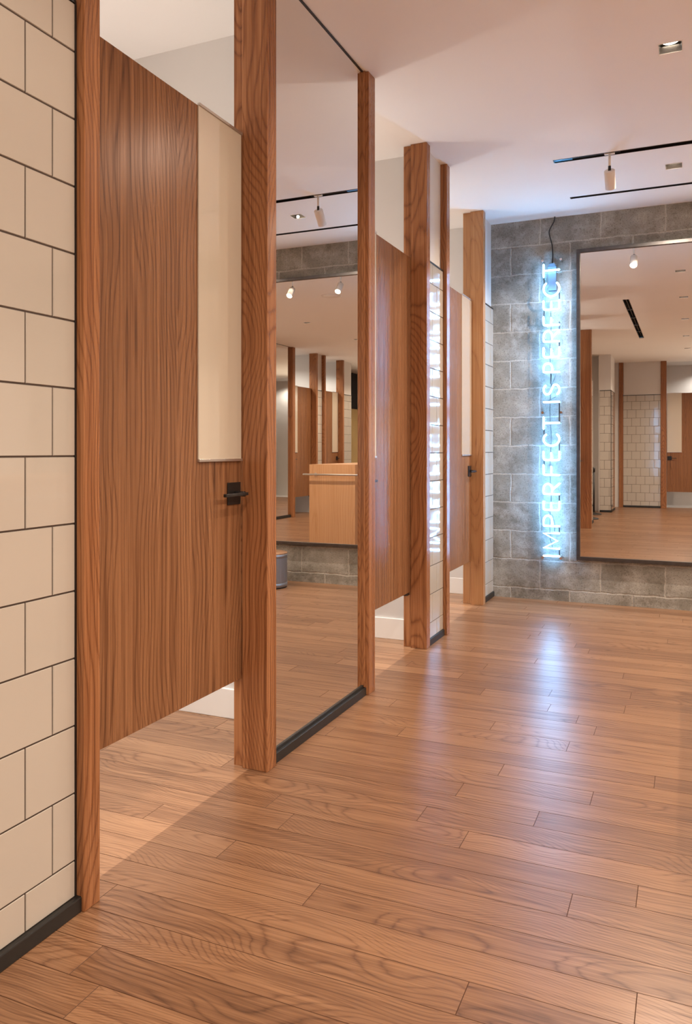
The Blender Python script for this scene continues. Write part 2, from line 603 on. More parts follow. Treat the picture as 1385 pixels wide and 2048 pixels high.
def tile_field(name, parent, plane, c, a0, a1, sgn, z0=0.045, z1=2.677, phase=1.753, seed=1, tilt=0.0):
    """glazed square tiles in running bond; plane 'X' = wall at x=c spanning y a0..a1, facing sgn"""
    rnd = random.Random(seed)
    bm = bmesh.new()

    def P(a, z, d):
        d += tilt * (a - (a0 + a1) / 2)
        return (c + sgn * d, a, z) if plane == 'X' else (a, c + sgn * d, z)

    def quad(p, mi, sm=False):
        f = bm.faces.new([bm.verts.new(q) for q in p])
        f.material_index = mi
    quad([P(a0, z0, 0.006), P(a1, z0, 0.006), P(a1, z1, 0.006), P(a0, z1, 0.006)], 1)
    z = 0.152 - TP
    row = 0
    while z < z1:
        za, zb = max(z, z0), min(z + TP, z1)
        # Z 2.351..2.557 row (index 12 here) has joints at phase-half
        off = phase if row % 2 == 1 else phase - TR / 2
        n0 = math.floor((a0 - off) / TR)
        a = off + n0 * TR
        while a < a1:
            aa, ab = max(a, a0), min(a + TR, a1)
            if ab - aa > 0.012 and zb - za > 0.012:
                h = GR / 2
                e = 0.0016
                t1, t2, t3, t4 = [rnd.uniform(-0.0003, 0.0003) for _ in range(4)]
                o = [(aa + h, za + h), (ab - h, za + h), (ab - h, zb - h), (aa + h, zb - h)]
                i_ = [(aa + h + e, za + h + e), (ab - h - e, za + h + e), (ab - h - e, zb - h - e), (aa + h + e, zb - h - e)]
                ds = [0.0085 + t1, 0.0085 + t2, 0.0085 + t3, 0.0085 + t2 - t1 * 0 + (t3 - t2)]
                ds[3] = ds[0] + ds[2] - ds[1]
                ov = [bm.verts.new(P(q[0], q[1], 0.0055)) for q in o]
                iv = [bm.verts.new(P(q[0], q[1], dd)) for q, dd in zip(i_, ds)]
                bm.faces.new(iv)
                for q in range(4):
                    bm.faces.new((ov[q], ov[(q + 1) % 4], iv[(q + 1) % 4], iv[q]))
            a += TR
        z += TP
        row += 1
    o = obj(name, bm, [M_TILE, M_GROUT], parent)
    return o


# ------------------------------------------------------------------ walls
XT = -1.6605        # finished tile plane on the left
XB = -1.80         # back of the door line
YB = 7.27

bm = bmesh.new()
add_box(bm, -3.25, 6.0, YB, YB + 0.15, 0, H)
tag(obj('wall_back', bm, M_BLOCK), 'bare concrete block wall behind the neon sign and framed mirror', 'wall', kind='structure')

# left wall: painted piers; tiles are fixed on them as parts
PIERS = [(1.35, 1.805, 1.712, 'white painted wall above the nearest large tiles on the left'),
         (5.214, 5.585, 5.325, 'narrow tiled pier mirroring the neon letters, white paint above'),
         (6.872, 7.27, 6.872 + 0.28, 'short tiled wall touching the concrete blocks, white paint above'),
         (-1.0, 0.163, 1.753, 'tiled wall strip at the left of the framed mirror reflection')]
for i, (y0, y1, ph, lab_) in enumerate(PIERS):
    wl = bmesh.new()
    XC = XT - (0.015 if i == 2 else 0)
    add_box(wl, XB, XC - 0.018, y0, y1, 0, H)
    o = tag(obj('wall_left', wl, M_PAINT), lab_, 'wall', kind='structure')
    tile_field('tile_field', o, 'X', XC - 0.006, y0, y1, 1, seed=i + 1, phase=ph)
    boxobj('tile_trim', (XC - 0.022, XC + 0.004, y0, y1, 2.677, 2.688), M_BLACK, o, 0.001)
    if i == 0:
        wall_left = o
for dims, lab_ in (((XB, -1.672, 2.985, 4.042, 0, H), 'wall strip carrying the tall mirror'),
                   ((-2.25, -2.05, -3.95, -1.0, 0, H), 'plain alcove wall behind the reflected stanchion'),
                   ((-2.25, XB, -1.0, -0.88, 0, H), 'side of the alcove near the reflected tiles'),
                   ((-2.25, -1.70, -5.45, -3.95, 0, H), 'plain beige wall beyond the reflected stanchion')):
    wl = bmesh.new()
    add_box(wl, *dims)
    tag(obj('wall_left', wl, M_PAINT), lab_, 'wall', kind='structure')
# thin black edge between first tiles and the walnut post
boxobj('tile_trim', (XT - 0.006, XT + 0.004, 1.798, 1.806, 0.04, 2.677), M_BLACK, wall_left, 0.001)


def black_base(y0, y1, xo, label, hh=0.046):
    bm = bmesh.new()
    add_box(bm, xo - 0.05, xo, y0, y1, 0, hh, bev=0.004)
    return tag(obj('baseboard_left', bm, M_BLACKM), label, 'baseboard', kind='structure')


black_base(1.35, 1.812, -1.640, 'black baseboard under the nearest tiled wall')
black_base(5.214, 5.583, -1.645, 'black baseboard under the narrow tiled pier between the posts')
black_base(6.872, 7.268, -1.660, 'black baseboard under the tiles beside the concrete wall')
black_base(-1.0, 0.163, -1.640, 'black baseboard under the tiles seen behind in the mirror')

# plinth column and rear wall, seen in the framed mirror
cb_ = bmesh.new()
add_box(cb_, -1.699, -1.564, -4.6, -3.951, 0, H)
add_box(cb_, -1.82, -1.564, -3.949, -3.66, 0, H)
col = tag(obj('wall_left', cb_, M_PAINT), 'projecting tiled column near the far rear corner', 'wall', kind='structure')
tile_field('tile_field', col, 'Y', -3.66, -1.80, -1.558, 1, seed=9, phase=-1.80 + 0.1)
tile_field('tile_field', col, 'X', -1.564, -4.6, -3.66, 1, seed=10)
boxobj('tile_trim', (-1.80, -1.556, -3.66, -3.650, 2.677, 2.688), M_BLACK, col, 0.001)
boxobj('tile_trim', (-1.564, -1.553, -4.6, -3.655, 2.677, 2.688), M_BLACK, col, 0.001)
boxobj('corner_trim', (-1.564, -1.553, -3.66, -3.648, 0, 2.688), M_BLACK, col, 0.001)
boxobj('column_base', (-1.80, -1.548, -4.6, -3.643, 0, 0.045), M_BLACKM, col, 0.002)

YR = -5.5
rb = bmesh.new()
add_box(rb, -1.435, -0.602, YR - 0.15, YR - 0.006, 0, H)
rear = tag(obj('wall_rear', rb, M_PAINT), 'tiled rear wall seen small in the framed mirror', 'wall', kind='structure')
rb = bmesh.new()
add_box(rb, 1.70, 1.80, YR - 0.15, YR, 0, H)
add_box(rb, 4.0, 5.9, YR - 0.15, YR, 0, H)
add_box(rb, 1.80, 4.0, YR - 0.15, YR, 3.05, H)
tag(obj('wall_rear', rb, M_PAINT), 'plain rear wall behind the camera', 'wall', kind='structure')
rb = bmesh.new()
add_box(rb, -2.25, -1.54, YR - 0.15, YR - 0.006, 0, H)
tag(obj('wall_rear', rb, M_PAINT), 'rear corner wall behind the reflected column', 'wall', kind='structure')
tile_field('tile_field', rear, 'Y', YR - 0.006, -1.44, -0.60, 1, seed=12, phase=-0.75)
boxobj('tile_trim', (-1.44, -0.60, YR - 0.006, YR + 0.006, 2.677, 2.688), M_BLACK, rear, 0.001)
bm = bmesh.new()
add_box(bm, -1.44, -0.60, YR, YR + 0.03, 0, 0.04)
tag(obj('baseboard_rear', bm, M_BLACKM), 'black baseboard under the rear tiled wall in the reflection', 'baseboard', kind='structure')

# right side wall (out of frame, seen only through both mirrors)
XR = 4.13
for y0, y1, lab_ in ((1.455, YB, 'plain opposite wall'), (0.253, 1.352, 'wall behind the opposite mirror'),
                     (-1.268, -0.938, 'narrow opposite tiled pier seen above the counter'),
                     (-2.93, -2.358, 'opposite tiled wall beside the brass panel, seen above the counter')):
    rw = bmesh.new()
    add_box(rw, XR + 0.006, XR + 0.12, y0, y1, 0, H)
    wr_ = tag(obj('wall_right', rw, M_PAINT), lab_, 'wall', kind='structure')
    if y1 < 0:
        tile_field('tile_field', wr_, 'X', XR + 0.006, y0, y1, -1, seed=21)
        boxobj('tile_trim', (XR - 0.006, XR + 0.006, y0, y1, 2.677, 2.688), M_BLACK, wr_, 0.001)
boxobj('brass_panel', (XR + 0.6, XR + 0.65, -5.45, -2.65, 0, 2.45), M_BRASS, wr_, 0.002)
boxobj('dark_opening_sheet', (XR + 0.9, XR + 0.95, -5.45, -2.65, 2.0, H - 0.01), M_DARK, wr_, 0.002)  # near-black sheet stands in for the darkness of the opening
bm = bmesh.new()
add_box(bm, 5.9, 6.0, -5.8, 7.4, 0, H)
add_box(bm, XR + 0.2, 5.9, -2.6, -2.55, 0, H)
tag(obj('wall_right', bm, M_PAINT), 'white outer wall behind the opposite fitting rooms', 'wall', kind='structure')

# fitting room shells behind the doors
bm = bmesh.new()
add_box(bm, -3.25, -3.10, -0.88, YB, 0, H)
for y in (-0.88, 1.45, 3.425, 5.33):
    add_box(bm, -3.10, XB, y, y + 0.10, 0, H)
tag(obj('wall_fitting_room', bm, M_PAINT), 'white partition walls inside the fitting rooms', 'wall', kind='structure')
for y, lab in ((3.425, 'white baseboard in the nearest fitting room, under its door'),
               (5.33, 'white baseboard seen under the middle door'),
               (YB, 'white baseboard seen under the far door')):
    bm = bmesh.new()
    add_box(bm, -3.10, XB - 0.02, y - 0.014, y, 0, 0.15, bev=0.003)
    tag(obj('baseboard_left', bm, M_BASEW), lab, 'baseboard', kind='structure')
# plaster lining on the end wall of the last room
bm = bmesh.new()
add_box(bm, -3.10, XB, YB - 0.012, YB, 0.14, H)
tag(obj('wall_fitting_room', bm, M_PAINT), 'white end wall inside the far fitting room', 'wall', kind='structure')
bm = bmesh.new()
for y0, y1 in ((-0.80, 0.30), (-2.4, -1.3)):
    pass
add_box(bm, 5.3, 5.4, -2.55, YB, 0, H)
add_box(bm, XR + 0.12, 5.3, 0.25, 0.35, 0, H)
add_box(bm, XR + 0.12, 5.3, -1.15, -1.05, 0, H)
tag(obj('wall_fitting_room', bm, M_PAINT), 'white partition walls inside the opposite fitting rooms', 'wall', kind='structure')
bm = bmesh.new()
add_box(bm, -0.60, 1.70, YR - 1.3, YR - 1.2, 0, H)
add_box(bm, -0.66, -0.60, YR - 1.3, YR - 0.1, 0, H)
add_box(bm, 1.70, 1.80, YR - 1.3, YR, 0, H)
add_box(bm, -0.66, 1.8, YR - 1.3, YR - 0.28, H, H + 0.05)
add_box(bm, -0.66, 1.8, YR - 1.3, YR - 0.28, -0.05, 0)
tag(obj('wall_fitting_room', bm, M_PAINT), 'white room behind the rear door in the reflection', 'wall', kind='structure')


# ------------------------------------------------------------------ walnut posts
def post(x0, x1, y0, y1, strip, label, cat='post', name='wooden_post', mat=None):
    """solid walnut jamb; strip=(x0,x1,y0,y1) is the recessed stop behind the door"""
    bm = bmesh.new()
    add_box(bm, x0, x1, y0, y1, 0, H - 0.001, bev=0.003)
    o = obj(name, bm, mat or M_WALP)
    o.location = (0, 0, 0)
    tag(o, label, cat)
    if strip:
        s = bmesh.new()
        add_box(s, *strip, 0, H - 0.001, bev=0.002)
        obj('door_stop', s, mat or M_WALP, o)
    return o


XP = -1.630
post(-1.762, XP, 1.808, 1.876, (-1.845, -1.763, 1.812, 1.864), 'walnut post at the hinge side of the nearest door, beside large tiles')
post(-1.754, XP, 2.903, 2.983, (-1.805, -1.755, 2.920, 2.983), 'walnut post between the nearest door and the tall mirror')
post(-1.754, XP, 4.048, 4.146, (-1.845, -1.755, 4.052, 4.135), 'narrow walnut post at the far edge of the tall mirror')
post(-1.757, XP - 0.01, 5.136, 5.212, (-1.815, -1.758, 5.158, 5.212), 'walnut post at the near edge of the narrow tiled pier, right of middle door')
post(-1.757, XP, 5.588, 5.665, (-1.815, -1.758, 5.592, 5.655), 'thin walnut post at the far edge of the narrow tiled pier')
post(-1.768, XP - 0.02, 6.795, 6.868, (-1.840, -1.769, 6.820, 6.868), 'walnut post with a pale sapwood streak, nearest the concrete wall', mat=M_SAP)
post(-1.762, XP, 1.285, 1.350, (-1.845, -1.763, 1.290, 1.345), 'walnut post at the left edge of the framed mirror reflection, farther one')
post(-1.757, -1.55, 0.165, 0.245, (-1.845, -1.758, 0.165, 0.236), 'walnut post filling the left edge of the framed mirror reflection')
post(-1.535, -1.44, YR - 0.09, YR + 0.035, None, 'reflected walnut post left of the rear tiled wall')
post(-0.60, -0.475, YR - 0.09, YR + 0.035, None, 'reflected walnut post between rear tiles and the door with frosted glass')
# opposite wall
post(4.065, 4.24, 0.14, 0.25, None, 'reflected dark walnut post at the edge of the opposite mirror')
post(4.065, 4.24, -0.935, -0.86, None, 'reflected walnut post left of the narrow tiled strip above the counter')
post(4.065, 4.24, -1.345, -1.27, None, 'reflected thin walnut post right of the narrow tiled strip above the counter')
post(4.065, 4.24, -2.355, -2.28, None, 'reflected walnut post nearest the brass panel')
post(4.065, 4.24, 1.355, 1.45, None, 'reflected walnut post beyond the opposite mirror')

# thin vertical trim between post and mirror
bm = bmesh.new()
add_box(bm, -1.668, -1.648, 4.036, 4.047, 0.046, H - 0.001, bev=0.001)
tag(obj('trim_1', bm, M_WALP), 'slim walnut bead beside the far edge of the tall mirror', 'trim', kind='structure')


# ------------------------------------------------------------------ doors
def handle(parent, xf, yc, dirn, s=1):
    """square rose + lever; faces +x*s from plane xf; lever runs along dirn in y"""
    bm = bmesh.new()
    add_box(bm, xf, xf + s * 0.008, yc - 0.048, yc + 0.048, 1.133, 1.226, bev=0.0015)
    h = obj('handle', bm, M_BLACK, parent)
    bm = bmesh.new()
    add_cyl(bm, (xf + s * 0.008, yc + 0.008, 1.178), (xf + s * 0.052, yc + 0.008, 1.178), 0.011, n=20)
    add_box(bm, xf + s * 0.047, xf + s * 0.062, yc + 0.022 if dirn < 0 else yc - 0.022, yc + dirn * 0.150, 1.172, 1.185, bev=0.002)
    obj('lever', bm, M_BLACK, h)
    return h


def door(name, xf, y0, y1, latch, label, s=1, thick=0.044, hinges=True, loc=None, rz=0, inner=True, zt=2.708):
    """leaf front face at x=xf (facing +x*s); latch = +1 at y1 side or -1 at y0 side"""
    root = bpy.data.objects.new(name, None)
    COL.objects.link(root)
    root.location = loc or (0, 0, 0)
    root.rotation_euler = (0, 0, rz)
    tag(root, label, 'door', kind='structure')
    bm = bmesh.new()
    add_box(bm, xf - s * thick, xf, y0, y1, 0.385, zt, bev=0.0015)
    obj('door_panel', bm, M_WAL, root)
    ga, gb = (y1 - 0.324, y1 - 0.006) if latch > 0 else (y0 + 0.006, y0 + 0.324)
    bm = bmesh.new()
    add_box(bm, xf, xf + s * 0.006, ga, gb, 1.325, zt - 0.002, bev=0.001)
    g = obj('glass_panel', bm, M_FROST, root)
    bm = bmesh.new()
    add_box(bm, xf, xf + s * 0.011, ga - 0.001, gb + 0.003, 1.315, 1.326, bev=0.001)
    add_box(bm, xf, xf + s * 0.011, ga - 0.001, gb + 0.003, zt - 0.003, zt + 0.008, bev=0.001)
    obj('glass_trim', bm, M_ALU, g)
    yc = y1 - 0.062 if latch > 0 else y0 + 0.062
    handle(root, xf, yc, -latch, s)
    if inner:
        handle(root, xf - s * thick, yc, -latch, -s)
    if hinges:
        yh = y0 if latch > 0 else y1
        for z in (0.378, 2.60):
            bm = bmesh.new()
            add_box(bm, xf - s * 0.042, xf - s * 0.004, yh - 0.05 if latch < 0 else yh, yh if latch < 0 else yh + 0.05, z - 0.012, z + 0.008, bev=0.001)
            obj('hinge', bm, M_BLACK, root)
    return root


door('door_1', -1.756, 1.880, 2.897, 1, 'nearest walnut fitting room door with a cream glass strip on its right edge')
door('door_2', -1.758, 4.150, 5.131, -1, 'middle walnut fitting room door catching the blue neon glow', zt=2.690)
door('door_3', -1.760, 5.670, 6.790, 1, 'far walnut fitting room door with a pale glass strip, beside the last post', zt=2.680)
door('door_4', -1.760, 0.250, 1.280, -1, 'walnut door behind the camera, glimpsed at the edge of the framed mirror')
door('door_5', 0, 0, 1.03, -1, 'rear walnut door with frosted glass and black lever in the framed mirror',
     loc=(-0.470, YR - 0.03, 0), rz=-PI / 2, s=-1, inner=False)
door('door_6', 4.19, -0.85, 0.13, 1, 'dark walnut door behind the counter in the tall mirror', s=-1, inner=False)
door('door_7', 4.19, -2.27, -1.35, -1, 'walnut door with pale glass strip nearest the brass panel in the tall mirror', s=-1, inner=False)


# ------------------------------------------------------------------ tall mirror
def tall_mirror(x, y0, y1, s, label):
    root = empty('wall_mirror', (0, 0, 0), label, 'mirror')
    bm = bmesh.new()
    add_box(bm, x - s * 0.006, x, y0, y1, 0.052, H - 0.006)
    obj('mirror_glass', bm, M_MIRROR, root)
    bm = bmesh.new()
    add_box(bm, x - s * 0.006, x + s * 0.022, y0, y1, 0, 0.043, bev=0.002)
    add_box(bm, x - s * 0.006, x + s * 0.007, y0, y1, 0.043, 0.056, bev=0.001)
    obj('bottom_channel', bm, M_BLACKM, root)
    bm = bmesh.new()
    add_box(bm, x - s * 0.006, x + s * 0.006, y0, y1, H - 0.007, H - 0.001, bev=0.001)
    obj('top_channel', bm, M_BLACKM, root)
    return root


tall_mirror(-1.664, 2.985, 4.042, 1, 'floor-to-ceiling mirror between the nearest door and middle door')
tall_mirror(XR - 0.008, 0.253, 1.352, -1, 'tall mirror on the opposite wall, seen inside the reflection')

# ------------------------------------------------------------------ framed mirror on the block wall
fm = empty('framed_mirror', (0.9, YB, 0.385), 'large dark steel framed mirror on the concrete block wall', 'mirror')
fx0, fx1, fz0, fz1, fw, fd = -0.915 - 0.9, 2.4 - 0.9, 0.0, 2.765, 0.032, 0.052
bm = bmesh.new()
add_box(bm, fx0, fx1, -fd, -0.001, fz1 - fw, fz1, bev=0.002)
add_box(bm, fx0, fx1, -fd, -0.001, fz0, fz0 + fw, bev=0.002)
add_box(bm, fx0, fx0 + fw, -fd, -0.001, fz0 + fw, fz1 - fw, bev=0.002)
add_box(bm, fx1 - fw, fx1, -fd, -0.001, fz0 + fw, fz1 - fw, bev=0.002)
obj('frame', bm, M_STEEL, fm)
bm = bmesh.new()
add_box(bm, fx0 + fw - 0.004, fx1 - fw + 0.004, -0.034, -0.028, fz0 + fw - 0.004, fz1 - fw + 0.004)
obj('mirror_glass', bm, M_MIRROR, fm)

# ------------------------------------------------------------------ neon sign
PXZ = 0.004460


def zpx(y):
    return 1.36 - (y - 901) * PXZ


NY = 7.150                      # tube centre plane
XTOP, XBASE = -1.190, -1.052    # cap line and base line of the letters (letters read upwards)
CAP = XBASE - XTOP
sign = empty('neon_sign', (-1.12, YB, 0.37), 'white neon sign reading IMPERFECT IS PERFECT upwards on the concrete wall', 'neon sign')
SO = Vector((-1.12, YB, 0.37))


def L3(u, v, y=NY):
    """u: height on the wall, v: 0 base line .. 1 cap line"""
    return Vector((XBASE - v * CAP, y, u)) - SO


def arc(cu, cv, ru, rv, a0, a1, n=16):
    return [(cu + ru * math.cos(math.radians(a0 + (a1 - a0) * i / n)), cv + rv * math.sin(math.radians(a0 + (a1 - a0) * i / n))) for i in range(n + 1)]


def glyph(ch):
    """strokes in unit box: u 0..1 reading direction, v 0..1 up"""
    if ch == 'I':
        return [[(0.5, 0), (0.5, 1)]]
    if ch == 'M':
        return [[(0, 0), (0.03, 1), (0.5, 0.12), (0.97, 1), (1, 0)]]
    if ch == 'P':
        return [[(0.04, 0), (0.04, 0.94)] + [(0.1, 1)] + arc(0.48, 0.73, 0.5, 0.27, 90, -90) + [(0.12, 0.46)]]
    if ch == 'R':
        return [[(0.04, 0), (0.04, 0.94)] + [(0.1, 1)] + arc(0.48, 0.73, 0.48, 0.27, 90, -90) + [(0.2, 0.46)], [(0.42, 0.44), (1, 0)]]
    if ch == 'E':
        return [[(1, 1), (0.25, 1)] + arc(0.25, 0.85, 0.2, 0.15, 90, 180, 5) + [(0.05, 0.15)] + arc(0.25, 0.15, 0.2, 0.15, 180, 270, 5) + [(1, 0)],
                [(0.05, 0.52), (0.85, 0.52)]]
    if ch == 'F':
        return [[(1, 1), (0.25, 1)] + arc(0.25, 0.85, 0.2, 0.15, 90, 180, 5) + [(0.05, 0)], [(0.05, 0.52), (0.85, 0.52)]]
    if ch == 'C':
        return [arc(0.52, 0.5, 0.5, 0.5, 42, 318, 28)]
    if ch == 'T':
        return [[(0, 1), (1, 1)], [(0.5, 1), (0.5, 0)]]
    if ch == 'S':
        return [arc(0.5, 0.76, 0.40, 0.24, 25, 200, 12) + arc(0.5, 0.25, 0.46, 0.25, 115, 0, 2)[:0]
                + [(0.16, 0.64), (0.32, 0.55), (0.5, 0.50), (0.72, 0.43)] + arc(0.5, 0.25, 0.44, 0.25, 30, -155, 12)]
    return []


LETTERS = [('I', 1112, 1112), ('M', 1097, 1066), ('P', 1053, 1031), ('E', 1021, 1003), ('R', 989, 967), ('F', 951, 930),
           ('E', 921, 903), ('C', 892, 866), ('T', 858, 834), ('I', 804, 804), ('S', 791, 768), ('P', 745, 726),
           ('E', 715, 695), ('R', 684, 661), ('F', 651, 633), ('E', 620, 601), ('C', 593, 563), ('T', 553, 528)]
for i, (ch, ya, yb) in enumerate(LETTERS):
    u0, u1 = zpx(ya), zpx(yb)
    bm = bmesh.new()
    for st in glyph(ch):
        pts = []
        for (u, v) in st:
            uu = u0 + u * (u1 - u0) if u1 > u0 else u0
            pts.append(L3(uu, v))
        add_tube(bm, pts, 0.0072, n=10)
    obj('neon_letter', bm, M_NEON, sign)
# blacked-out return bends between letters
for (v, ya, yb) in ((0.02, 1110, 1099), (0.02, 1066, 1054), (0.02, 1003, 990), (0.98, 930, 921), (0.02, 903, 880), (0.02, 842, 806),
                    (0.98, 868, 858), (0.55, 766, 746), (0.02, 695, 684), (0.02, 661, 645), (0.98, 633, 621), (0.02, 601, 583), (0.98, 566, 556)):
    y = NY + 0.016
    bm = bmesh.new()
    add_tube(bm, [L3(zpx(ya), v, NY + 0.004), L3(zpx(ya) + 0.006, v, y), L3(zpx(yb) - 0.006, v, y), L3(zpx(yb), v, NY + 0.004)], 0.0058, n=8)
    obj('blackout_tube', bm, M_BLACKM, sign)
bm = bmesh.new()
wp = [L3(zpx(1100), 0.45, 7.19)]
for k_, yy in enumerate(range(1080, 585, -24)):
    wp.append(L3(zpx(yy), 0.60 + 0.05 * math.sin(k_ * 1.3), 7.186))
add_tube(bm, wp, 0.0028, n=6)
obj('wire', bm, M_BLACKM, sign)
bm = bmesh.new()
add_tube(bm, [L3(zpx(1020), 0.85, 7.18), L3(zpx(1032), 0.45, 7.18), L3(zpx(1050), 0.32, 7.185), L3(zpx(1064), 0.35, 7.185)], 0.0028, n=6)
obj('wire', bm, M_BLACKM, sign)
bm = bmesh.new()
add_tube(bm, [L3(zpx(772), 0.55, 7.185), L3(zpx(750), 0.28, 7.185)], 0.0028, n=6)
obj('wire', bm, M_BLACKM, sign)
bm = bmesh.new()
add_tube(bm, [L3(zpx(801), 0.75, 7.185), L3(zpx(793), 0.25, 7.185)], 0.0028, n=6)
obj('wire', bm, M_BLACKM, sign)
bm = bmesh.new()
add_box(bm, -1.222, -1.028, 7.196, 7.203, 0.372, 3.088, bev=0.0008)
bm.transform(Matrix.Translation(-SO))
obj('acrylic_panel', bm, M_ACRYL, sign)
for zz in (0.398, 1.70, 3.065):
    for xx in (-1.205, -1.044):
        bm = bmesh.new()
        add_cyl(bm, (xx, YB - 0.001, zz), (xx, 7.178, zz), 0.0085, n=20)
        add_cyl(bm, (xx, 7.190, zz), (xx, 7.176, zz), 0.0115, n=20)
        bm.transform(Matrix.Translation(-SO))
        obj('standoff', bm, M_CHROME, sign)
# glass tube supports
for (ya, v) in ((1076, 0.5), (1012, 0.5), (940, 0.52), (880, 0.02), (845, 0.5), (780, 0.5), (705, 0.52), (642, 0.52), (575, 0.02)):
    bm = bmesh.new()
    add_cyl(bm, L3(zpx(ya), v, NY), L3(zpx(ya), v, 7.197), 0.003, n=10)
    obj('tube_support', bm, M_ACRYL, sign)
bm = bmesh.new()
add_box(bm, -1.162, -1.088, 7.212, 7.262, 2.80, 3.02, bev=0.004)
for f_ in (0,):
    t = bmesh.new()
    add_box(t, -1.162, -1.088, 7.212, 7.262, 3.02, 3.045)
    for v in t.verts:
        if v.co.z > 3.03:
            v.co.x = -1.125 + (v.co.x + 1.125) * 0.5
    merge(bm, t)
bm.transform(Matrix.Translation(-SO))
obj('transformer', bm, M_TRAFO, sign)
bm = bmesh.new()
cpts = [(-1.125, 7.235, 3.045), (-1.125, 7.25, 3.13), (-1.132, 7.252, 3.22), (-1.152, 7.250, 3.30), (-1.156, 7.248, 3.345),
        (-1.135, 7.246, 3.39), (-1.112, 7.246, 3.43), (-1.106, 7.246, 3.47)]
# smooth the cord
sp_ = []
for i in range(len(cpts) - 1):
    p0 = Vector(cpts[max(i - 1, 0)]); p1 = Vector(cpts[i]); p2 = Vector(cpts[i + 1]); p3 = Vector(cpts[min(i + 2, len(cpts) - 1)])
    for t_ in [q / 6 for q in range(6)]:
        sp_.append(0.5 * ((2 * p1) + (-p0 + p2) * t_ + (2 * p0 - 5 * p1 + 4 * p2 - p3) * t_ ** 2 + (-p0 + 3 * p1 - 3 * p2 + p3) * t_ ** 3))
sp_.append(Vector(cpts[-1]))
add_tube(bm, sp_, 0.0052, n=8)
bm.transform(Matrix.Translation(-SO))
obj('power_cord', bm, M_BLACKM, sign)


# ------------------------------------------------------------------ recessed downlights
def spot(name, loc, power, col, size, angle, blend, parent=None, rot=(0, 0, 0)):
    ld = bpy.data.lights.new(name, 'SPOT')
    ld.energy = power
    ld.color = col
    ld.shadow_soft_size = size
    ld.spot_size = math.radians(angle)
    ld.spot_blend = blend
    o = bpy.data.objects.new(name, ld)
    COL.objects.link(o)
    o.location = loc
    o.rotation_euler = rot
    if parent is not None:
        o.parent = parent
    return o


def downlight(x, y, label, power, col, group=None, ang=150):
    root = empty('recessed_downlight', (x, y, H), label, 'ceiling light', group)
    bm = bmesh.new()
    s0, s1, dz = HS, HS * 0.86, 0.034
    a = [bm.verts.new((sx * s0, sy * s0, 0)) for sx, sy in ((-1, -1), (1, -1), (1, 1), (-1, 1))]
    c = [bm.verts.new((sx * s1, sy * s1, dz)) for sx, sy in ((-1, -1), (1, -1), (1, 1), (-1, 1))]
    for q in range(4):
        bm.faces.new((a[q], a[(q + 1) % 4], c[(q + 1) % 4], c[q]))
    obj('reflector', bm, M_REFL, root)
    bm = bmesh.new()
    e = 0.004
    for x0, x1, y0, y1 in ((-s0 - e, s0 + e, -s0 - e, -s0), (-s0 - e, s0 + e, s0, s0 + e), (-s0 - e, -s0, -s0, s0), (s0, s0 + e, -s0, s0)):
        add_box(bm, x0, x1, y0, y1, -0.0015, 0.001)
    obj('trim_ring', bm, M_WHITEM, root)
    bm = bmesh.new()
    add_cyl(bm, (0, 0, dz), (0, 0, dz + 0.002), s1 * 0.84, n=28)
    obj('lamp_lens', bm, M_LENS, root)
    bm = bmesh.new()
    add_box(bm, -s1, s1, -s1, s1, dz + 0.003, dz + 0.05)
    obj('lamp_can', bm, M_BLACKM, root)
    spot('lamp', (0, 0, -0.004), power, col, 0.011, ang, 0.35, root)
    return root


lab = ['square recessed downlight nearest the camera, lens half visible, upper right of ceiling',
       'dim square recessed downlight between the track rail and the slot',
       'square downlight second in the row reflected in the framed mirror',
       'square downlight third in the row reflected in the framed mirror',
       'square downlight fourth in the row reflected in the framed mirror',
       'square downlight last in the row reflected in the framed mirror']
for i, (x, y) in enumerate(LAMP):
    if i < 6:
        downlight(x, y, lab[i], P_DOWN * (1.0, 3.5, 1.0, 1.6, 2.2, 2.2)[i], WARM)
    else:
        g = 'square downlights over the opposite side of the hall'
        downlight(x, y, {7: 'square downlight left of centre in the tall mirror ceiling',
                         8: 'square downlight right of centre in the tall mirror ceiling'}.get(i, 'square downlight over the counter side of the hall'), P_SIDE * (1.5 if 8 <= i <= 10 else 1.2 if i == 12 else 1.0), WARM, g)
for x, y in RLAMP:
    downlight(x, y, 'square downlight inside a fitting room', P_ROOM, NEUT, 'downlights inside the fitting rooms', 80)
for x, y in ((4.75, -0.2), (4.75, -1.8)):
    spot('lamp', (x, y, 3.40), 60, NEUT, 0.05, 150, 0.6)
spot('lamp', (0.5, YR - 0.75, 3.40), 60, NEUT, 0.05, 150, 0.6)
# wall lamp low in every fitting room (lights their walls and fans across the hall ceiling)
for i, (y, x) in enumerate(((0.8, -3.06), (2.45, -3.06), (4.58, -3.06), (6.30, -3.06))):
    ld = bpy.data.lights.new('lamp', 'POINT')
    ld.energy = P_SCONCE
    ld.color = NEUT
    ld.shadow_soft_size = 0.03
    o = bpy.data.objects.new('lamp', ld)
    COL.objects.link(o)
    o.location = (x + 0.12, y, 2.0)

